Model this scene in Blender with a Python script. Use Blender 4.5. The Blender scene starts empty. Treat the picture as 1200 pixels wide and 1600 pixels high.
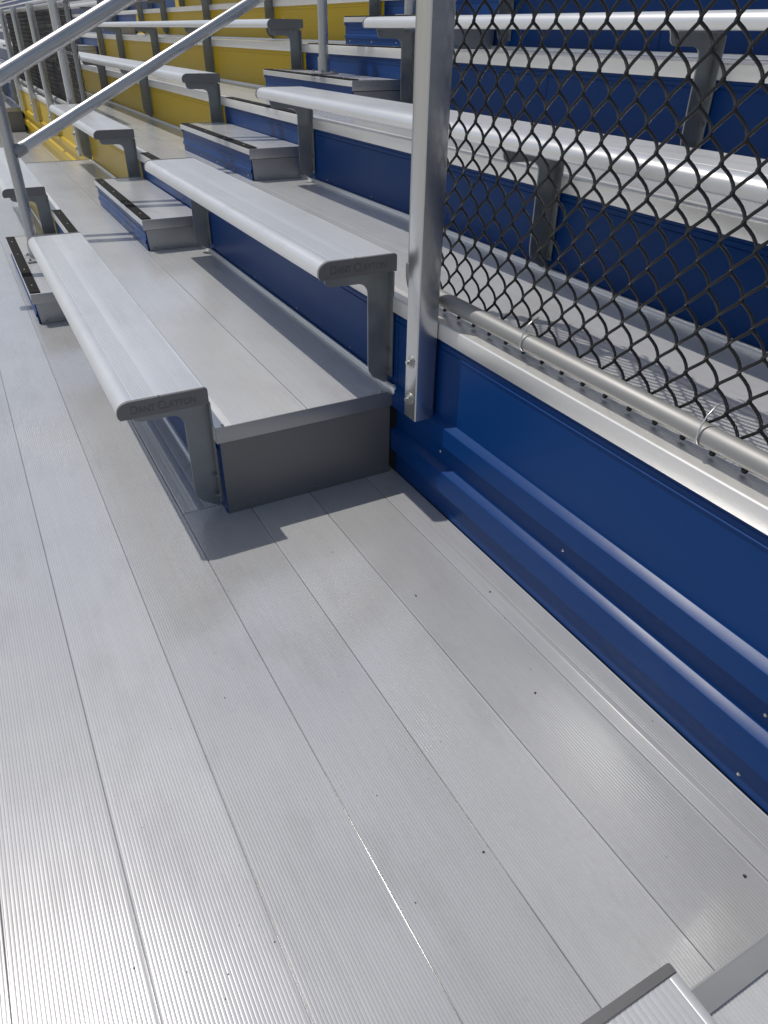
import bpy, bmesh, math, random
from mathutils import Vector, Matrix
random.seed(7)
S = bpy.context.scene
COL = S.collection

# ------------------------------------------------------------------ camera
cam_d = bpy.data.cameras.new('camera')
cam = bpy.data.objects.new('camera', cam_d); COL.objects.link(cam)
cam.location = (1.8956, -0.4793, 1.2802)
cam.rotation_euler = (0.9825, -0.0130, 1.0743)
cam_d.sensor_fit = 'VERTICAL'; cam_d.sensor_height = 24.0
cam_d.lens = 1121.66 / 1600 * 24.0
cam_d.clip_start = 0.02; cam_d.clip_end = 2000
S.camera = cam

# ------------------------------------------------------------------ sky, sun, exposure
SUN_TO = Vector((-0.46, -0.31, 1.0)).normalized()
elev = math.asin(SUN_TO.z); azim = math.atan2(SUN_TO.x, SUN_TO.y)
W = bpy.data.worlds.new('World'); S.world = W; W.use_nodes = True
nt = W.node_tree; nt.nodes.clear()
out = nt.nodes.new('ShaderNodeOutputWorld'); bg = nt.nodes.new('ShaderNodeBackground')
sky = nt.nodes.new('ShaderNodeTexSky'); sky.sky_type = 'NISHITA'; sky.sun_disc = False
sky.sun_elevation = elev; sky.sun_rotation = azim; sky.dust_density = 2.0; sky.air_density = 1.0
tc = nt.nodes.new('ShaderNodeTexCoord'); mp = nt.nodes.new('ShaderNodeMapping'); mp.inputs['Scale'].default_value = (1.6, 1.6, 3.2)
nz = nt.nodes.new('ShaderNodeTexNoise'); nz.inputs['Scale'].default_value = 1.7; nz.inputs['Detail'].default_value = 6
rp = nt.nodes.new('ShaderNodeValToRGB'); rp.color_ramp.elements[0].position = 0.40; rp.color_ramp.elements[1].position = 0.62
rp.color_ramp.elements[0].color = (0.12, 0.12, 0.12, 1); rp.color_ramp.elements[1].color = (0.46, 0.46, 0.46, 1)
mx = nt.nodes.new('ShaderNodeMixRGB'); mx.inputs[2].default_value = (4.6, 4.7, 4.9, 1)
L = nt.links.new
L(tc.outputs['Generated'], mp.inputs[0]); L(mp.outputs[0], nz.inputs['Vector']); L(nz.outputs['Fac'], rp.inputs[0])
L(rp.outputs[0], mx.inputs[0]); L(sky.outputs[0], mx.inputs[1]); L(mx.outputs[0], bg.inputs[0]); L(bg.outputs[0], out.inputs[0])
bg.inputs[1].default_value = 0.095
sun_d = bpy.data.lights.new('sun', 'SUN'); sun_d.energy = 3.0; sun_d.angle = math.radians(0.53); sun_d.color = (1, 0.95, 0.87)
sun = bpy.data.objects.new('sun', sun_d); COL.objects.link(sun)
sun.rotation_euler = (-SUN_TO).to_track_quat('-Z', 'Y').to_euler()
vs = S.view_settings; vs.view_transform = 'Standard'; vs.look = 'None'; vs.gamma = 1; vs.use_curve_mapping = False
vs.exposure = -0.1

# ------------------------------------------------------------------ dimensions (metres)
D, R = 0.6083, 0.3031          # row depth and rise
CAP = 0.048                    # nosing height
YB, ZB, HB, BW = -0.2643, 0.4393, 0.0474, 0.25   # bench
XN, XF = 0.0, -5.587           # near seating block
GAP1 = 1.725                   # where the tiers start again behind the platform by the camera
XFF = -11.2                    # next block far away
A0, A1 = -2.138, -3.485        # aisle
FAR = -60.0
NEAR = 24.0
NT = 12

# ------------------------------------------------------------------ materials
def newmat(name):
    m = bpy.data.materials.new(name); m.use_nodes = True
    n = m.node_tree; b = n.nodes['Principled BSDF']
    return m, n, b
def nd(n, t, **kw):
    x = n.nodes.new(t)
    for k, v in kw.items(): setattr(x, k, v)
    return x
def metal(name, col, metallic, rough, streak=0.06, stain=0.12, bump=0.0, scale=(1.2, 90, 90), obj_var=0.05, spec_tint=None, aniso=0.0, stain_scale=3.0, scuff=0.0, rvar=.34, fine=5, dirt=0.0):
    m, n, b = newmat(name); l = n.links.new
    geo = nd(n, 'ShaderNodeNewGeometry')
    mp = nd(n, 'ShaderNodeMapping'); mp.inputs['Scale'].default_value = scale; l(geo.outputs['Position'], mp.inputs[0])
    st = nd(n, 'ShaderNodeTexNoise'); st.inputs['Scale'].default_value = 1; st.inputs['Detail'].default_value = 3; l(mp.outputs[0], st.inputs['Vector'])
    sn = nd(n, 'ShaderNodeTexNoise'); sn.inputs['Scale'].default_value = stain_scale; sn.inputs['Detail'].default_value = fine; sn.inputs['Roughness'].default_value = .62; l(geo.outputs['Position'], sn.inputs['Vector'])
    oi = nd(n, 'ShaderNodeObjectInfo')
    # value = 1 + streak*(st-.5)*2 + stain*(sn-.5)*2 + var*(rand-.5)
    def ma(op, a, c, d=None):
        x = nd(n, 'ShaderNodeMath', operation=op)
        for i, v in enumerate((a, c, d)):
            if v is None: continue
            if isinstance(v, (int, float)): x.inputs[i].default_value = v
            else: l(v, x.inputs[i])
        return x.outputs[0]
    v = ma('MULTIPLY_ADD', st.outputs['Fac'], 2*streak, 1 - streak)
    v2 = ma('MULTIPLY_ADD', sn.outputs['Fac'], 2*stain, -stain)
    v = ma('ADD', v, v2)
    v3 = ma('MULTIPLY_ADD', oi.outputs['Random'], 2*obj_var, -obj_var)
    v = ma('ADD', v, v3)
    if scuff:
        vo = nd(n, 'ShaderNodeTexNoise'); vo.inputs['Scale'].default_value = 34; vo.inputs['Detail'].default_value = 4; l(geo.outputs['Position'], vo.inputs['Vector'])
        cr = nd(n, 'ShaderNodeValToRGB'); cr.color_ramp.elements[0].position = .66; cr.color_ramp.elements[1].position = .74
        l(vo.outputs['Fac'], cr.inputs[0]); v = ma('MULTIPLY_ADD', cr.outputs[0], -scuff, v)
    mx = nd(n, 'ShaderNodeVectorMath', operation='SCALE'); mx.inputs[0].default_value = col[:3]; l(v, mx.inputs['Scale'])
    if dirt:
        # scuffed and dusty patches with soft edges, drawn out along the plank
        m2 = nd(n, 'ShaderNodeMapping'); m2.inputs['Scale'].default_value = (2.2, 5.5, 5.5); l(geo.outputs['Position'], m2.inputs[0])
        dn = nd(n, 'ShaderNodeTexNoise'); dn.inputs['Scale'].default_value = 1; dn.inputs['Detail'].default_value = 8; dn.inputs['Roughness'].default_value = .68; l(m2.outputs[0], dn.inputs['Vector'])
        dr = nd(n, 'ShaderNodeValToRGB'); dr.color_ramp.elements[0].position = .52; dr.color_ramp.elements[1].position = .70
        l(dn.outputs['Fac'], dr.inputs[0])
        df = ma('MULTIPLY', dr.outputs[0], dirt)
        # fine scratches across and along
        m3 = nd(n, 'ShaderNodeMapping'); m3.inputs['Scale'].default_value = (9, 150, 150); m3.inputs['Rotation'].default_value = (0, 0, .35); l(geo.outputs['Position'], m3.inputs[0])
        sc = nd(n, 'ShaderNodeTexNoise'); sc.inputs['Scale'].default_value = 1; sc.inputs['Detail'].default_value = 2; l(m3.outputs[0], sc.inputs['Vector'])
        sr = nd(n, 'ShaderNodeValToRGB'); sr.color_ramp.elements[0].position = .70; sr.color_ramp.elements[1].position = .78; l(sc.outputs['Fac'], sr.inputs[0])
        df = ma('MULTIPLY_ADD', sr.outputs[0], dirt*.5, df)
        mc = nd(n, 'ShaderNodeMixRGB'); l(df, mc.inputs[0]); l(mx.outputs[0], mc.inputs[1]); mc.inputs[2].default_value = (.30, .285, .26, 1)
        l(mc.outputs[0], b.inputs['Base Color'])
    else:
        l(mx.outputs[0], b.inputs['Base Color'])
    r = ma('MULTIPLY_ADD', sn.outputs['Fac'], rvar, rough - rvar/2)
    r = ma('MULTIPLY_ADD', st.outputs['Fac'], 0.06, r)
    l(r, b.inputs['Roughness'])
    b.inputs['Metallic'].default_value = metallic
    if aniso:
        b.inputs['Anisotropic'].default_value = aniso
        tg = nd(n, 'ShaderNodeCombineXYZ'); tg.inputs[0].default_value = 1; l(tg.outputs[0], b.inputs['Tangent'])
    if bump:
        bp = nd(n, 'ShaderNodeBump'); bp.inputs['Strength'].default_value = bump; bp.inputs['Distance'].default_value = .0006
        l(st.outputs['Fac'], bp.inputs['Height']); l(bp.outputs[0], b.inputs['Normal'])
    return m
def paint(name, col, rough=.33, var=.08):
    m, n, b = newmat(name); l = n.links.new
    geo = nd(n, 'ShaderNodeNewGeometry')
    sn = nd(n, 'ShaderNodeTexNoise'); sn.inputs['Scale'].default_value = 2.6; sn.inputs['Detail'].default_value = 6; l(geo.outputs['Position'], sn.inputs['Vector'])
    fine = nd(n, 'ShaderNodeTexNoise'); fine.inputs['Scale'].default_value = 420; fine.inputs['Detail'].default_value = 2; l(geo.outputs['Position'], fine.inputs['Vector'])
    ma = nd(n, 'ShaderNodeMath', operation='MULTIPLY_ADD'); l(sn.outputs['Fac'], ma.inputs[0]); ma.inputs[1].default_value = 2*var; ma.inputs[2].default_value = 1 - var
    mx = nd(n, 'ShaderNodeVectorMath', operation='SCALE'); mx.inputs[0].default_value = col; l(ma.outputs[0], mx.inputs['Scale']); l(mx.outputs[0], b.inputs['Base Color'])
    mr = nd(n, 'ShaderNodeMath', operation='MULTIPLY_ADD'); l(sn.outputs['Fac'], mr.inputs[0]); mr.inputs[1].default_value = .2; mr.inputs[2].default_value = rough - .1; l(mr.outputs[0], b.inputs['Roughness'])
    b.inputs['Specular IOR Level'].default_value = .17
    bp = nd(n, 'ShaderNodeBump'); bp.inputs['Strength'].default_value = .10; bp.inputs['Distance'].default_value = .0008; l(fine.outputs['Fac'], bp.inputs['Height'])
    bp2 = nd(n, 'ShaderNodeBump'); bp2.inputs['Strength'].default_value = .25; bp2.inputs['Distance'].default_value = .006; l(sn.outputs['Fac'], bp2.inputs['Height']); l(bp.outputs[0], bp2.inputs['Normal']); l(bp2.outputs[0], b.inputs['Normal'])
    return m
def plain(name, col, rough=.6, metallic=0.0, noise=.12, scale=60):
    m, n, b = newmat(name); l = n.links.new
    geo = nd(n, 'ShaderNodeNewGeometry'); sn = nd(n, 'ShaderNodeTexNoise'); sn.inputs['Scale'].default_value = scale; sn.inputs['Detail'].default_value = 5; l(geo.outputs['Position'], sn.inputs['Vector'])
    ma = nd(n, 'ShaderNodeMath', operation='MULTIPLY_ADD'); l(sn.outputs['Fac'], ma.inputs[0]); ma.inputs[1].default_value = 2*noise; ma.inputs[2].default_value = 1 - noise
    mx = nd(n, 'ShaderNodeVectorMath', operation='SCALE'); mx.inputs[0].default_value = col; l(ma.outputs[0], mx.inputs['Scale']); l(mx.outputs[0], b.inputs['Base Color'])
    b.inputs['Roughness'].default_value = rough; b.inputs['Metallic'].default_value = metallic
    return m
M = {}
M['deck'] = metal('deck_aluminium', (.61, .618, .632), .46, .12, streak=.05, stain=.07, obj_var=.05, scuff=.06, rvar=.09, dirt=.18)
M['tread'] = metal('tread_aluminium', (.69, .698, .71), .46, .17, streak=.05, stain=.07, obj_var=.04, scuff=.04, rvar=.09, dirt=.18)
M['bench'] = metal('bench_aluminium', (.80, .805, .81), .66, .27, rvar=.06, streak=.03, stain=.04, obj_var=.02, scuff=.0, fine=3, dirt=.14)
M['nosing'] = metal('nosing_aluminium', (.86, .855, .835), .60, .33, rvar=.14, streak=.04, stain=.10, obj_var=.02)
M['sheet'] = metal('end_sheet', (.20, .20, .20), .5, .42, streak=.03, dirt=.12, stain=.12, scale=(40, 2, 40), obj_var=.03)
M['trim'] = metal('trim_aluminium', (.42, .425, .43), .80, .36, streak=.04, stain=.14, obj_var=.03, scale=(30, 4, 30))
M['galv'] = metal('galvanised_steel', (.29, .31, .32), .75, .46, streak=.10, stain=.24, scale=(25, 25, 25), stain_scale=14)
M['post'] = metal('post_aluminium', (.64, .645, .65), .95, .20, rvar=.08, streak=.05, stain=.08, scale=(90, 90, 1.2))
M['rail'] = metal('rail_pipe', (.32, .322, .322), .60, .52, streak=.03, stain=.08)
M['hand'] = metal('handrail_pipe', (.50, .51, .52), .85, .27, streak=.05, stain=.10, scale=(60, 2, 60))
M['blue'] = paint('blue_paint', (.0018, .040, .172), .32)
M['yellow'] = paint('yellow_paint', (.56, .385, .013), .33)
M['cap'] = plain('bench_cap', (.175, .175, .178), .45, .25, .10)
M['letter'] = plain('cap_lettering', (.115, .115, .12), .55, .2, .15)
M['black'] = plain('black_grip', (.012, .0115, .011), .8, 0, .35, 300); M['black'].node_tree.nodes['Principled BSDF'].inputs['Specular IOR Level'].default_value = .2
M['wire'] = plain('black_vinyl', (.006, .006, .0065), .26, 0, .1)
M['tie'] = metal('tie_wire', (.7, .7, .7), .9, .3)
M['bolt'] = metal('zinc_bolt', (.52, .52, .50), .9, .32, stain=.2)
M['screwm'] = plain('screw_steel', (.30, .30, .30), .4, .8)
M['grit'] = plain('grit', (.035, .030, .027), .9)
M['ground'] = plain('concrete_ground', (.36, .355, .34), .9, 0, .2, 3)
M['dark'] = plain('dark_gap', (.03, .03, .03), .8)

# ------------------------------------------------------------------ helpers
def link(name, me, mat=None, parent=None, loc=(0, 0, 0)):
    o = bpy.data.objects.new(name, me); COL.objects.link(o)
    if mat is not None and not me.materials: me.materials.append(mat)
    if parent is not None: o.parent = parent
    o.location = loc
    return o
def finish(bm, name, ang=26):
    me = bpy.data.meshes.new(name); bmesh.ops.recalc_face_normals(bm, faces=bm.faces); bm.to_mesh(me); bm.free()
    me.polygons.foreach_set('use_smooth', [True]*len(me.polygons)); me.set_sharp_from_angle(angle=math.radians(ang))
    return me
def extr(name, prof, x0, x1, closed=True, ends=True, ang=26):
    """profile [(y,z)] swept along x"""
    bm = bmesh.new()
    a = [bm.verts.new((x0, y, z)) for y, z in prof]; b = [bm.verts.new((x1, y, z)) for y, z in prof]
    n = len(prof)
    for i in range(n if closed else n-1):
        j = (i+1) % n; bm.faces.new((a[i], a[j], b[j], b[i]))
    if closed and ends: bm.faces.new(a); bm.faces.new(b[::-1])
    return finish(bm, name, ang)
def addbox(bm, x0, x1, y0, y1, z0, z1, bev=0.0):
    vs = [bm.verts.new((x, y, z)) for x in (x0, x1) for y in (y0, y1) for z in (z0, z1)]
    fs = [bm.faces.new([vs[i] for i in f]) for f in ((0,1,3,2),(4,6,7,5),(0,4,5,1),(2,3,7,6),(0,2,6,4),(1,5,7,3))]
    if bev:
        es = list({e for f in fs for e in f.edges})
        bmesh.ops.bevel(bm, geom=es, offset=bev, segments=2, affect='EDGES', profile=.6)
def box(name, *a, bev=0.0, ang=40):
    bm = bmesh.new(); addbox(bm, *a, bev=bev); return finish(bm, name, ang)
def tube_into(bm, pts, r, n=12, cap=True, up=Vector((0, 0, 1))):
    pts = [Vector(p) for p in pts]; rings = []
    prev = None
    for i, p in enumerate(pts):
        t = (pts[min(i+1, len(pts)-1)] - pts[max(i-1, 0)]).normalized()
        if prev is None:
            u = t.cross(up) if abs(t.dot(up)) < .95 else t.cross(Vector((1, 0, 0)))
            u.normalize()
        else:
            u = (prev - t*prev.dot(t)).normalized()
        prev = u; v = t.cross(u)
        rr = r[i] if isinstance(r, (list, tuple)) else r
        rings.append([bm.verts.new(p + (u*math.cos(2*math.pi*k/n) + v*math.sin(2*math.pi*k/n))*rr) for k in range(n)])
    for a, b in zip(rings, rings[1:]):
        for k in range(n): bm.faces.new((a[k], a[(k+1) % n], b[(k+1) % n], b[k]))
    if cap: bm.faces.new(rings[0][::-1]); bm.faces.new(rings[-1])
def tube(name, pts, r, n=14, ang=50):
    bm = bmesh.new(); tube_into(bm, pts, r, n); return finish(bm, name, ang)
def thing(name, label, cat, loc=(0, 0, 0), group=None, kind=None):
    o = bpy.data.objects.new(name, None); COL.objects.link(o); o.location = loc; o.empty_display_size = .1
    if label: o['label'] = label
    if cat: o['category'] = cat
    if group: o['group'] = group
    if kind: o['kind'] = kind
    return o
def arc(cx, cy, r, a0, a1, n):
    return [(cx + r*math.cos(math.radians(a0+(a1-a0)*i/n)), cy + r*math.sin(math.radians(a0+(a1-a0)*i/n))) for i in range(n+1)]

def ribs(y0, y1, pitch, h, smooth=()):
    """ribbed top between y0 and y1 at z=0: narrow grooves between flat lands"""
    n = max(1, round((y1-y0)/pitch)); p = (y1-y0)/n; out = []
    for i in range(n):
        a = y0 + i*p
        if any(s0 <= a + p/2 <= s1 for s0, s1 in smooth):
            out.append((a, 0)); continue
        g = h*.52; c = (p-2*g)*.20; d = c*.11
        out += [(a, -h), (a+g, -d), (a+g+c, 0), (a+p-g-c, 0), (a+p-g, -d)]
    out.append((y1, -h*.5))
    return out
def plank_prof(y0, y1, pitch=.0064, h=.0009, smooth=(), th=.042):
    """a deck plank with rounded shoulders, ribbed top, and a tongue that closes the joint to the next one"""
    pr = [(y0+.001, -th), (y0+.001, -.004), (y0+.0011, -.0008), (y0+.0017, 0), (y0+.0036, 0)]
    pr += ribs(y0+.0042, y1-.0052, pitch, h, smooth)
    pr += [(y1-.0046, 0), (y1-.0020, 0), (y1-.0013, -.0008), (y1-.0011, -.0065), (y1+.0008, -.0065), (y1+.0008, -th)]
    return pr
screw_me = None
def screw_mesh():
    bm = bmesh.new(); bmesh.ops.create_uvsphere(bm, u_segments=10, v_segments=6, radius=.0045)
    for v in bm.verts: v.co.z *= .55
    return finish(bm, 'screw', 60)
SCREW = screw_mesh(); SCREW.materials.append(M['bolt'])
def bolt_mesh(r=.012, hd=.008):
    """hex head with a washer, axis +z"""
    bm = bmesh.new()
    def prism(n, r, z0, z1, off=0):
        a = [bm.verts.new((r*math.cos(2*math.pi*i/n+off), r*math.sin(2*math.pi*i/n+off), z0)) for i in range(n)]
        b = [bm.verts.new((v.co.x, v.co.y, z1)) for v in a]
        for i in range(n): bm.faces.new((a[i], a[(i+1) % n], b[(i+1) % n], b[i]))
        bm.faces.new(b); bm.faces.new(a[::-1])
    prism(16, r*1.35, 0, .0022); prism(6, r*.88, .0022, hd); prism(12, r*.45, hd, hd+.006)
    return finish(bm, 'bolt', 30)
BOLT = bolt_mesh(); BOLT.materials.append(M['bolt'])
BOLT_S = bolt_mesh(.0075, .006); BOLT_S.materials.append(M['screwm'])
def put_screw(parent, loc, rot=(0, 0, 0), me=None, name='screw', s=1):
    o = link(name, me or SCREW, None, parent, loc); o.rotation_euler = rot; o.scale = (s, s, s); return o
FRONT = (math.radians(90), 0, 0)      # +z -> -y
TOX = (0, math.radians(90), 0)        # +z -> +x

# ------------------------------------------------------------------ ground
gm = bpy.data.meshes.new('ground'); gm.from_pydata([(-600, -600, -1.2), (600, -600, -1.2), (600, 600, -1.2), (-600, 600, -1.2)], [], [(0, 1, 2, 3)])
g = link('ground', gm, M['ground']); g['kind'] = 'structure'

# ------------------------------------------------------------------ the deck
deck = thing('deck', None, None, (0, 0, 0), kind='structure')
seams = [-1.97, -1.765, -1.56, -1.355, -1.15, -.945, -.740, -.536, -.331, -.125, .081, .285, .495]
XJ = -5.535
for i, y0 in enumerate(seams):
    y1 = seams[i+1] if i+1 < len(seams) else D + .002
    sm = ((.53, .548), (.59, .61)) if i == len(seams)-1 else ()
    pr = plank_prof(y0, y1, smooth=sm)
    if y1 <= -.12:
        segs = [(XJ, NEAR), (XFF+.02, XJ-.004), (FAR, XFF+.016)]
    else:
        segs = [(-.066, NEAR), (XFF+.02, XJ-.004)]
    for a, b in segs:
        link('plank', extr('plank', pr, a, b), M['deck'], deck)
# smoother plank tucked under the front bench, up to the riser
pr = [(-.1242, -.042), (-.1242, -.004), (-.123, -.001), (-.118, .0002)] + ribs(-.116, -.095, .0055, .0008) + [(-.094, 0), (-.052, 0)] + ribs(-.05, -.012, .005, .0008) + [(-.009, .006), (-.004, .010), (0.006, .011), (.006, -.042)]
link('plank', extr('plank', pr, XJ, -.069), M['deck'], deck)
fr = link('deck_fascia', box('deck_fascia', FAR, NEAR, -1.99, -1.972, -.30, -.001), M['nosing'], deck)
link('deck_support', box('deck_support', FAR, NEAR, -1.95, 8.0, -.075, -.055), M['dark'], deck)

# ------------------------------------------------------------------ tiers
def riser_prof(z0, z1):
    """plain riser face at y=0 with a fine raised line below the nosing and a kick at the bottom"""
    f = .004
    return [(f+.02, z0), (f, z0), (f, z1-.030), (f-.0030, z1-.0285), (f-.0030, z1-.0265), (f, z1-.025), (f, z1-.012), (f+.002, z1-.010), (f+.002, z1), (f+.02, z1)]
def ribbed_prof(z0, z1):
    """double-height wall: two projecting ribs with sloped tops"""
    f, p = .004, -.018
    lo = [(f+.02, z0), (f, z0), (f, .080), (f+.003, .083), (p+.002, .091), (p, .093), (p, .1635), (p+.0015, .165), (f-.001, .1765), (f, .178), (f, .237), (f+.02, .237)]
    up = [(f+.02, .239), (f, .239), (f, .243), (f+.003, .245), (p+.002, .252), (p, .254), (p, .3115), (p+.0015, .313), (f-.001, .3255), (f, .327), (f, z1-.030), (f-.0030, z1-.0285), (f-.0030, z1-.0265), (f, z1-.025), (f, z1-.012), (f+.002, z1-.010), (f+.002, z1), (f+.02, z1)]
    return lo, up
ORD = ['ground', 'first', 'second', 'third', 'fourth', 'fifth', 'sixth', 'seventh', 'eighth', 'ninth', 'tenth', 'eleventh', 'twelfth']
def nosing_prof():
    return [(.050, -.006), (.050, .0008), (.004, .0010), (-.002, .0002), (-.0045, -.003), (-.005, -CAP+.003), (-.003, -CAP), (.0, -CAP), (.0, -.008)]
def half(prof): return prof
tiers = {}
for k in range(1, NT+1):
    y, z = (k-1)*D, k*R
    lab = {1: 'lowest aluminium seating tier with blue and yellow riser, one step above the deck',
           2: 'second seating tier above the deck, carrying the chain link fence at its edge'}.get(k, '%s seating tier up from the deck, ribbed aluminium tread over coloured riser' % ORD[k])
    t = thing('seating_tier', lab, 'tier', (0, y, z), 'stepped seating tiers'); tiers[k] = t
    # ---- treads
    if k == 1: tsegs = [(XF, XN-.002), (FAR, XFF), (GAP1+.026, NEAR)]
    else: tsegs = [(-5.645, NEAR), (XFF, -5.649), (FAR, XFF-.004)]
    for a, b in tsegs:
        link('plank', extr('plank', plank_prof(.050, .293, pitch=.0062, h=.0009), a, b), M['tread'], t)
        link('plank', extr('plank', plank_prof(.294, D-.016, pitch=.0062, h=.0009), a, b), M['tread'], t)
        bead = [(D-.0165, -.03), (D-.0165, -.001), (D-.014, .004)] + arc(D-.006, .008, .0075, 200, 20, 8) + [(D+.003, .006), (D+.003, -.03)]
        link('back_lip', extr('back_lip', bead, a, b, ang=50), M['nosing'], t)
        link('nosing', extr('nosing', nosing_prof(), a, b, ang=35), M['nosing'], t)
    # ---- risers (local z: 0 is this tread, -R the one below)
    zt, zb = -CAP-.0005, -R+.001
    if k == 1:
        rs = [(A1, XN-.004, 'blue'), (XF, A1-.003, 'yellow'), (FAR, XFF, 'blue'), (GAP1+.004, NEAR, 'blue')]
    elif k == 2:
        rs = [(A1, XN-.003, 'blue'), (XF, A1-.003, 'yellow'), (FAR, XFF, 'blue'), (GAP1+.003, NEAR, 'blue')]
    else:
        rs = [(A1, -.9, 'blue'), (-.897, NEAR, 'blue'), (-5.645, A1-.003, 'yellow'), (XFF, -5.648, 'yellow'), (FAR, XFF-.003, 'blue')]
    for a, b, c in rs:
        link('riser_panel', extr('riser_panel', riser_prof(zb, zt), a, b, ang=20), M[c], t)
    if k == 2:
        for a, b, c in ((XN, GAP1, 'blue'), (XFF+.003, XF-.003, 'yellow')):
            lo, up = ribbed_prof(-2*R*0 + .001, 2*R - CAP - .0005)
            for pf in (lo, up):
                pf = [(yy, zz - 2*R) for yy, zz in pf]
                link('ribbed_panel', extr('ribbed_panel', pf, a, b, ang=20), M[c], t)
        for px, pz in ((.275, .21), (1.437, .208), (1.437, .03), (.85, .21)):
            put_screw(t, (px, .004, pz-2*R), FRONT, s=1.1)
    # small screws along the riser foot
    if k <= 4:
        for sx in [-.35, -.85, -1.35, -1.85, -2.5, -3.1, -3.7, -4.3, -4.9, -5.4]:
            put_screw(t, (sx, .003, -R+.028), FRONT, me=SCREW, s=.7)
    # ---- black grip strip on the tier edge, inside the aisle
    if k <= 7:
        st = link('grip_strip', box('grip_strip', A1+.06, A0-.02, -.004, .048, .0012, .006, bev=.0012), M['black'], t)
        for sx in (-3.3, -2.98, -2.64, -2.28): put_screw(st, (sx, .024, .0062), s=.75)
# ends of the lowest tier at the platform
t1 = tiers[1]
def tier_end(x, sgn, with_flange):
    ec = link('end_trim', box('end_trim', min(x, x+sgn*.004), max(x, x+sgn*.004), -.004, D-.004, -CAP, .0035, bev=.0008), M['trim'], t1)
    pn = link('end_panel', box('end_panel', min(x-sgn*.006, x-sgn*.002), max(x-sgn*.006, x-sgn*.002), .006, D-.022, -R+.001, -CAP-.002), M['sheet'], t1)
    if with_flange:
        link('end_flange', box('end_flange', min(x, x-sgn*.027), max(x, x-sgn*.027)-.0, .006, D-.02,   .0012, .0045), M['trim'], t1)
    return ec, pn
ec, pn = tier_end(XN, 1, False)
put_screw(t1, (-.012, .022, .003), s=1.1); put_screw(t1, (-.015, D-.05, .003), s=1.1)
for yy in (.035, .06, .10, .30, D-.05): put_screw(pn, (-.002, yy, -R+.022), TOX, me=BOLT_S, s=.45)
put_screw(pn, (-.002, .03, -CAP-.06), TOX, me=BOLT_S, s=.35)
link('curled_lip', tube('curled_lip', [(-.012, D-.008, .010), (.004, D-.010, .006), (.016, D-.012, -.002)], [.012, .013, .010], 12), M['nosing'], t1)
tier_end(XF, -1, False); tier_end(XFF, 1, False); tier_end(GAP1, -1, True)

# ------------------------------------------------------------------ aisle half steps
SD, SH = .3122, .1558
def half_step(k, x0, x1, label, detail=True):
    """k: level it stands on; x0 near end, x1 far end"""
    y1, z0 = k*D, k*R
    t = thing('aisle_step', label, 'step', ((x0+x1)/2, y1-SD/2, z0), 'half steps in the aisle')
    L2 = (x0-x1)/2; f, b = -SD/2, SD/2-.004
    top = [(f+.004, SH-.03), (f, SH-.028), (f, SH-.003), (f+.003, SH)] + [(yy+0, SH+zz) for yy, zz in ribs(f+.056, b-.012, .0062, .0006)] + [(b-.010, SH), (b, SH), (b, SH-.03)]
    link('tread_plank', extr('tread_plank', top, -L2, L2), M['tread'], t)
    gs = link('grip_strip', box('grip_strip', -L2+.008, L2-.02, f+.001, f+.052, SH+.0006, SH+.0055, bev=.0012), M['black'], t)
    for sx in (-.52, -.18, .18, .52): put_screw(gs, (sx, f+.027, SH+.0056), s=.85)
    fp = [(f+.018, .001), (f+.010, .001), (f+.010, .034), (f+.004, .036), (f+.004, .052), (f+.010, .058), (f+.010, .088), (f+.007, .089), (f+.007, .091), (f+.010, .092), (f+.010, SH-.0305), (f+.018, SH-.0305)]
    rp_ = link('riser_panel', extr('riser_panel', fp, -L2+.004, L2-.012, ang=20), M['blue'], t)
    for sx in (-.6, -.28, .05, .36, .6): put_screw(rp_, (sx, f+.009, .018), FRONT, s=1.0)
    for s in (1, -1):
        x = s*L2
        link('end_trim', box('end_trim', min(x, x+s*.004), max(x, x+s*.004), f+.001, b, SH-.048, SH+.002, bev=.0008), M['trim'], t)
        pnl = link('end_panel', extr('end_panel', [(f+.022, .001), (b-.004, .001), (b+.0, SH-.052), (f+.014, SH-.052)], min(x-s*.014, x-s*.010), max(x-s*.014, x-s*.010)), M['trim'], t)
        if s == 1:
            for yy in (f+.05, b-.03): put_screw(pnl, (x-.010, yy, .014), TOX, me=BOLT_S, s=.5)
    return t
step_lab = ['half step with black edge standing on the deck beside the handrail post',
            'half step with black edge on the lowest tier, behind the front two benches',
            'half step with black edge on the second tier, left of the blue riser panel',
            'half step carrying the second handrail post, on the third tier',
            'half step carrying a handrail socket, on the fourth tier near the top edge',
            'half step on the fifth tier, highest in the blue aisle']
for k in range(0, 5): half_step(k, A0, A1, step_lab[k])
for k in (3, 4): half_step(k, XFF-.1, XFF-1.35, 'far blue half step on the %s tier, beyond the yellow risers' % ORD[k])

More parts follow.
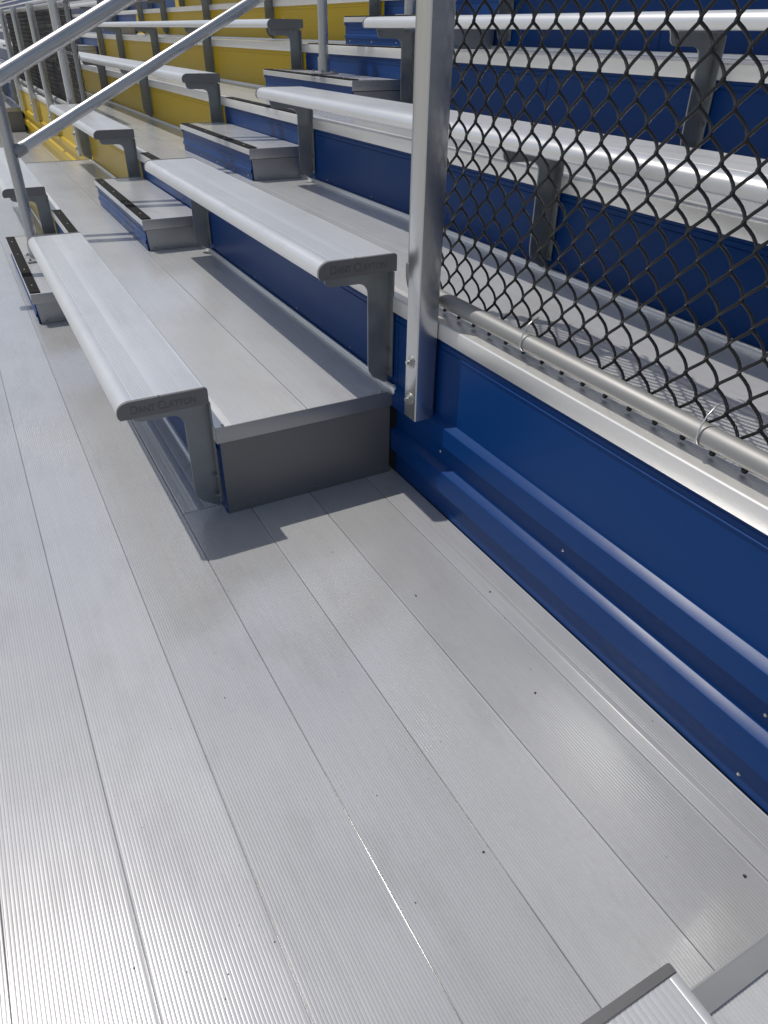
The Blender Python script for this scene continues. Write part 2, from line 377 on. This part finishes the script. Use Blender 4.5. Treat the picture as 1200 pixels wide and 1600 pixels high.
# ------------------------------------------------------------------ benches
def bench_outline(g=0.0):
    """cross-section, y from 0 (front) to BW, z from -HB to 0; rounded front nose"""
    r = .036
    p = [(.006-g, -HB-g), (-g, -HB+.008)]
    p += [(r - (r+g)*math.cos(math.radians(a)), -r*.80 + (r*.80+g)*math.sin(math.radians(a))) for a in range(0, 91, 11)]
    p += [(BW-.006+g*.3, g), (BW+g-.0015, -.0015+g*.5), (BW+g, -.006), (BW+g, -HB-g)]
    return p
def bench_prof():
    r = .036
    p = [(.012, -HB), (.006, -HB), (.001, -HB+.004), (0, -HB+.010)]
    p += [(r - r*math.cos(math.radians(a)), -r*.80 + r*.80*math.sin(math.radians(a))) for a in range(0, 91, 9)]
    p += ribs(.048, .108, .0075, .0011) + [(.110, 0), (.150, 0)] + ribs(.151, .238, .0079, .0011) + [(.2395, 0), (BW-.004, 0), (BW-.001, -.001), (BW, -.004), (BW, -HB), (BW-.012, -HB), (BW-.012, -HB+.004), (BW-.004, -HB+.004), (BW-.004, -.006), (.03, -.006), (.006, -.03), (.005, -HB+.004), (.012, -HB+.004)]
    return p
BP = bench_prof()
def poly_x(name, poly, x0, x1, bev=0.0, ang=30):
    bm = bmesh.new()
    a = [bm.verts.new((x0, y, z)) for y, z in poly]; b = [bm.verts.new((x1, y, z)) for y, z in poly]
    n = len(poly); fa = bm.faces.new(a); fb = bm.faces.new(b[::-1])
    for i in range(n): bm.faces.new((a[i], b[i], b[(i+1) % n], a[(i+1) % n]))
    if bev:
        bmesh.ops.bevel(bm, geom=list(fa.edges)+list(fb.edges), offset=bev, segments=2, affect='EDGES')
    bm.normal_update(); bmesh.ops.triangulate(bm, faces=[f for f in bm.faces if len(f.verts) > 6])
    return finish(bm, name, ang)
CAPM = poly_x('end_cap', bench_outline(.0016), -.006, .006, bev=.0012); CAPM.materials.append(M['cap'])
# bracket: arm under the seat and a leg down the riser, local origin at the riser face (y=0) and the tread (z=0)
ua = ZB - HB - .0015
BR = [(-.232, ua), (-.224, ua-.012)] + [(-.196 + .03*math.cos(math.radians(a)), ua-.012 + .03*math.sin(math.radians(a))) for a in (215, 240, 265)]
BR += [(-.118, ua-.043)] + [(-.112 + .034*math.cos(math.radians(a)), ua-.077 + .034*math.sin(math.radians(a))) for a in (80, 60, 40, 20, 0)]
BR += [(-.077, .085), (-.073, .060), (-.060, .040), (-.020, .014), (-.004, .012), (-.004, ua)]
bm = bmesh.new()
a = [bm.verts.new((-.0025, y, z)) for y, z in BR]; b = [bm.verts.new((.0025, y, z)) for y, z in BR]
bm.faces.new(a); bm.faces.new(b[::-1])
for i in range(len(BR)): bm.faces.new((a[i], b[i], b[(i+1) % len(BR)], a[(i+1) % len(BR)]))
bm.normal_update(); bmesh.ops.triangulate(bm, faces=[f for f in bm.faces if len(f.verts) > 6], ngon_method='EAR_CLIP')
addbox(bm, .0030, .030, -.0060, -.0010, .040, ua-.012, bev=.0010)          # flange on the riser
addbox(bm, .0030, .034, -.225, -.010, ua-.0055, ua-.0005)                   # flange under the seat
BRM = finish(bm, 'bracket', 30); BRM.materials.append(M['galv'])
def lettering(parent, loc):
    c = bpy.data.curves.new('lettering', 'FONT'); c.body = 'Dant Clayton'; c.size = .0345; c.extrude = .0003
    c.align_x = 'CENTER'; c.small_caps_scale = .80; c.space_character = .92
    for i, ch in enumerate(c.body):
        if ch.islower(): c.body_format[i].use_small_caps = True
    tmp = bpy.data.objects.new('tmp', c); COL.objects.link(tmp)
    bpy.context.view_layer.update()
    me = bpy.data.meshes.new_from_object(tmp.evaluated_get(bpy.context.evaluated_depsgraph_get()))
    bpy.data.objects.remove(tmp)
    xs = [v.co.x for v in me.vertices]; w = max(xs)-min(xs)
    for v in me.vertices:
        v.co = Vector((v.co.z, v.co.x*.180/w, v.co.y))
    me.materials.clear(); me.materials.append(M['letter'])
    return link('lettering', me, None, parent, loc)
def bench(k, x0, x1, label, brackets, near_cap=True, far_cap=True, letters=False):
    """x0 near (larger x), x1 far"""
    yb, zb = YB + k*D, ZB + k*R
    t = thing('bleacher_bench', label, 'bench', (x0, k*D, k*R), 'aluminium bleacher benches')
    me = extr('seat_plank', [(y+YB, z+ZB) for y, z in BP], x1-x0+.012, -.012, ang=22)
    link('seat_plank', me, M['bench'], t)
    if near_cap:
        c = link('end_cap', CAPM, None, t, (-.006, YB, ZB))
        put_screw(t, (-.006, YB+.115, ZB+.0025), s=1.0)
        if letters: lettering(c, (.0063, BW*.50, -HB*.74))
    if far_cap: link('end_cap', CAPM, None, t, (x1-x0+.006, YB, ZB))
    for bx in brackets:
        br = link('bracket', BRM, None, t, (bx-x0, 0, 0))
        if bx > -7.7:
            for zz in (.125, .055): put_screw(br, (.017, -.006, zz), FRONT, me=BOLT_S, name='bolt')
            for yy in (-.205, -.05): put_screw(br, (.0028, yy, ua-.012), TOX, me=BOLT_S, name='bolt', s=.6)
    return t
bn = {0: 'front row', 1: 'second row', 2: 'third row', 3: 'fourth row', 4: 'fifth row', 5: 'sixth row', 6: 'seventh row'}
bench(0, .009, -2.105, 'front row bench with lettered dark end cap, leftmost of the two short near benches', [-.055, -2.02], letters=True)
bench(1, .009, -2.105, 'second row bench ending with a lettered cap just left of the square fence post', [-.055, -2.02], letters=True)
for k in range(2, 5):
    bench(k, NEAR-.2, -2.105, {2: 'third row bench running behind the black chain link fence, lower of the two',
          3: 'fourth row bench behind the chain link fence near the top of the view'}.get(k, '%s bench above the chain link fence, blue side of the aisle' % bn[k]),
          [-2.02, -.055, 1.95, 3.9, 5.9], letters=False)
for k in range(2):
    bench(k, -3.471, -5.557, ['front row bench across the aisle, in front of the yellow riser by the handrail post',
          'second row bench across the aisle, ending at the far yellow platform'][k], [-3.56, -5.50])
for k in range(2, 7):
    bench(k, -3.471, XFF+.3, '%s bench across the aisle before the yellow risers' % bn[k], [-3.56, -5.62, -7.55, -9.4, -10.7])
for k in range(1):
    bench(k, 6.8, 1.715, ['front row bench whose ribbed end pokes into the bottom right corner',
          'second row bench beside the camera, out past the bottom right corner'][k], [1.78, 3.7, 5.7], near_cap=True)
for k in range(0, 7):
    bench(k, XFF-(0 if k < 2 else 1.4), FAR+30, '%s bench of the far blue block beyond the yellow section' % bn[k], [XFF-1.46, -14.5, -17] if k > 1 else [XFF-.06, -13.2, -15.4])

# ------------------------------------------------------------------ handrail in the aisle
HX = -2.85; OD = .030; sl = R/D
t = thing('handrail', 'sloping pipe handrail rising up the aisle from a post on the lowest half step', 'handrail', (HX, -.195, SH))
y0, z0 = -.195, SH
def rel(p): return (p[0]-HX, p[1]-y0, p[2]-z0)
def top_z(y): return 1.052 + (y+.195)*sl
def mid_z(y): return .705 + (y+.195)*sl
posts = [(-.195, SH), (3*D-SD/2+.005, 3*R+SH)]
for py, pz in posts:
    link('post', tube('post', [rel((HX, py, pz)), rel((HX, py, top_z(py)-.03))], OD, 20), M['hand'], t)
    bp_ = link('base_plate', box('base_plate', -.085, .085, -.06, .06, 0.003, .012, bev=.002), M['trim'], t, rel((HX, py, pz)))
    link('socket', tube('socket', [(0, 0, .012), (0, 0, .088)], .0375, 20), M['hand'], bp_)
    for bx in (-.066, .066):
        for by in (-.042, .042): put_screw(bp_, (bx, by, .012), me=BOLT_S, name='bolt', s=1.0)
yE = 3*D-SD/2 + .06
link('top_rail', tube('top_rail', [rel((HX, -.62, top_z(-.62))), rel((HX, -.3, top_z(-.3))), rel((HX, yE, top_z(yE)))], .0385, 24), M['hand'], t)
mr = link('middle_rail', tube('middle_rail', [rel((HX, -.135, mid_z(-.135))), rel((HX, posts[1][0], mid_z(posts[1][0])))], OD, 20), M['hand'], t)
link('rail_fitting', tube('rail_fitting', [rel((HX, -.175, mid_z(-.175))), rel((HX, -.118, mid_z(-.118)))], .0325, 20), M['galv'], mr)
put_screw(mr, rel((HX+.031, -.118, mid_z(-.118)-.004)), TOX, me=BOLT_S, name='bolt', s=.8)
t = thing('handrail', 'upper handrail section starting at a socket on the fourth tier step near the top edge', 'handrail', (HX, 4*D-SD/2, 4*R+SH))
link('post', tube('post', [(0, 0, 0), (0, 0, .9)], OD, 20), M['hand'], t)
bp_ = link('base_plate', box('base_plate', -.085, .085, -.06, .06, 0.003, .012, bev=.002), M['trim'], t)
link('socket', tube('socket', [(0, 0, .012), (0, 0, .088)], .0375, 20), M['hand'], bp_)
link('top_rail', tube('top_rail', [(0, -.3, .9-.3*sl), (0, 2.4, .9+2.4*sl)], .041, 20), M['hand'], t)
link('middle_rail', tube('middle_rail', [(0, .03, .55+.03*sl), (0, 2.3, .55+2.3*sl)], OD, 20), M['hand'], t)

# ------------------------------------------------------------------ chain link fences
DX, DZ = .0735, .081
def wire_mesh(z0, z1, ph, r=.0033):
    """one flattened spiral: x swings between 0 and DX/2, each strand passes front then back"""
    pts = []; hz = DZ/2; w = .0042
    i0 = math.floor((z0-ph*hz)/hz); n = int((z1-z0)/hz)
    for s in range(n):
        zs = z0 + ph*hz + s*hz; odd = (s + 0) % 2
        for tt in (0, .035, .085, .16, .3, .5, .7, .84, .915, .965):
            xx = tt if not odd else 1-tt
            # rounded turn: leaves the column vertically, overshooting it to hook the neighbour
            c = .5 - .5*math.cos(math.pi*xx); e = .5 + (.80*(xx-.5) + .20*(c-.5))*1.11
            b1 = math.sin(math.pi*tt)
            yy = (.0068*b1 if odd else -.0036*b1)
            bow = (.0022*b1 if odd else .0006*b1)
            pts.append((e*DX/2 + bow, yy, zs + hz*tt + bow*.7))
    # hooked ends
    a, b_ = pts[0], pts[-1]
    pts = [(a[0]+.009, a[1]-.010, a[2]+.004), (a[0]+.007, a[1]-.011, a[2]+.001), (a[0]+.003, a[1]-.009, a[2]), (a[0]-.001, a[1]-.005, a[2]+.001)] + pts
    bm = bmesh.new(); tube_into(bm, pts, [r*1.3, r*1.6, r*1.6, r*1.3] + [r]*(len(pts)-4), 7)
    return finish(bm, 'wire', 60)
WZ0, WZ1 = .6165, 1.45
WM = [wire_mesh(0, WZ1-WZ0, 0), wire_mesh(0, WZ1-WZ0, 1)]
for m_ in WM: m_.materials.append(M['wire'])
def square_post(parent, x0, x1, y0, y1, z0, z1, bolts=True):
    bm = bmesh.new()
    r = .004
    ring = arc(x0+r, y0+r, r, 180, 270, 3) + arc(x1-r, y0+r, r, 270, 360, 3) + arc(x1-r, y1-r, r, 0, 90, 3) + arc(x0+r, y1-r, r, 90, 180, 3)
    n = len(ring)
    a = [bm.verts.new((x, y, z0)) for x, y in ring]; b = [bm.verts.new((x, y, z1)) for x, y in ring]
    th = .0045; cx, cy = (x0+x1)/2, (y0+y1)/2
    inn = [(cx+(x-cx)*(1-2*th/(x1-x0)), cy+(y-cy)*(1-2*th/(y1-y0))) for x, y in ring]
    c = [bm.verts.new((x, y, z0)) for x, y in inn]; d = [bm.verts.new((x, y, z0+.05)) for x, y in inn]
    for i in range(n):
        j = (i+1) % n
        bm.faces.new((a[i], a[j], b[j], b[i])); bm.faces.new((a[i], c[i], c[j], a[j])); bm.faces.new((c[i], d[i], d[j], c[j]))
    bm.faces.new(b); bm.faces.new(d[::-1])
    p = link('square_post', finish(bm, 'square_post', 35), M['post'], parent)
    if bolts:
        for zz in (.062, .178): put_screw(p, ((x0+x1)/2, y0, z0+zz), FRONT, me=BOLT, name='bolt', s=1.15)
    return p
def fence(x_lo, x_hi, post_x, label, z_top, end_x, other_end, ties):
    yR, zR = D+.032, .656
    t = thing('chain_link_fence', label, 'fence', (0, 0, 0))
    rr = .0215
    link('bottom_rail', tube('bottom_rail', [(x_lo, yR, zR), (x_hi, yR, zR)], rr, 24), M['rail'], t)
    link('top_rail', tube('top_rail', [(x_lo, yR, z_top), (x_hi, yR, z_top)], rr, 24), M['rail'], t)
    for ex, s in ((end_x, 1 if end_x < other_end else -1), (other_end, 1 if other_end < end_x else -1)):
        link('end_pipe', tube('end_pipe', [(ex, yR, zR+.03), (ex, yR, z_top)], .0185, 20), M['rail'], t)
        pts = [(ex + s*.045, yR, zR), (ex + s*.022, yR, zR), (ex+s*.007, yR, zR+.006), (ex, yR, zR+.022), (ex, yR, zR+.062)]
        link('elbow', tube('elbow', pts, .0245, 20), M['rail'], t)
    for px in post_x: square_post(t, px-.0325, px+.0325, D-.072, D-.0065, .312, z_top+.03)
    n = int((x_hi-x_lo)/(DX/2))
    for i in range(n):
        link('wire', WM[i % 2], None, t, (x_lo + i*DX/2, yR+rr+.006, WZ0))
    for tx in ties:
        pts = []
        for a in range(-60, 221, 20):
            ar = math.radians(a); pts.append((tx + .004*(a+60)/280, yR - (rr+.0022)*math.cos(ar)*1.0, zR - (rr+.0022)*math.sin(ar)))
        # over the rail front up to the mesh
        pts = [(tx-.004, yR+rr+.004, zR+.058), (tx-.002, yR+.008, zR+.056), (tx-.002, yR-.010, zR+.040), (tx-.001, yR-rr-.002, zR+.014), (tx, yR-rr-.003, zR-.004), (tx+.001, yR-rr*.7-.003, zR-rr*.7), (tx+.003, yR, zR-rr-.003), (tx+.006, yR+rr, zR-rr*.8), (tx+.008, yR+rr+.010, zR-.006)]
        link('wire_tie', tube('wire_tie', pts, .0017, 8), M['tie'], t)
    return t
fence(.032, 1.75, [.2075, 1.545], 'black chain link fence on a grey pipe frame above the blue wall', 1.45, .032, 1.75, [.585, 1.125])
fence(XFF-.0, XF+.012, [-5.80, -7.40, -9.02, -10.62], 'far black chain link fence with four square posts above the yellow wall', 1.45, XF+.012, XFF, [-6.6, -8.2, -9.8])

# ------------------------------------------------------------------ grit on the deck
bm = bmesh.new()
spots = [(1.581, .463, .0036), (1.317, .066, .0026), (1.05, .40, .003), (.62, .33, .003), (.70, .52, .003)]
for i in range(36):
    spots.append((random.uniform(.25, 1.65), random.uniform(-.7, .6), random.choice([.0007, .0009, .0011, .0015])))
for i in range(12): spots.append((random.uniform(1.1, 1.5), random.uniform(-.6, -.3), random.choice([.0010, .0014])))
for x, y, s in spots:
    r = bmesh.ops.create_icosphere(bm, subdivisions=1, radius=s, matrix=Matrix.Translation((x, y, s*.3)))
    for v in r['verts']:
        v.co.x += random.uniform(-.35, .35)*s; v.co.y += random.uniform(-.35, .35)*s; v.co.z = max(-.0005, (v.co.z)*.7)
gr = link('grit', finish(bm, 'grit', 20), M['grit']); gr['kind'] = 'stuff'; gr['label'] = 'dark specks of grit scattered over the ribbed deck'
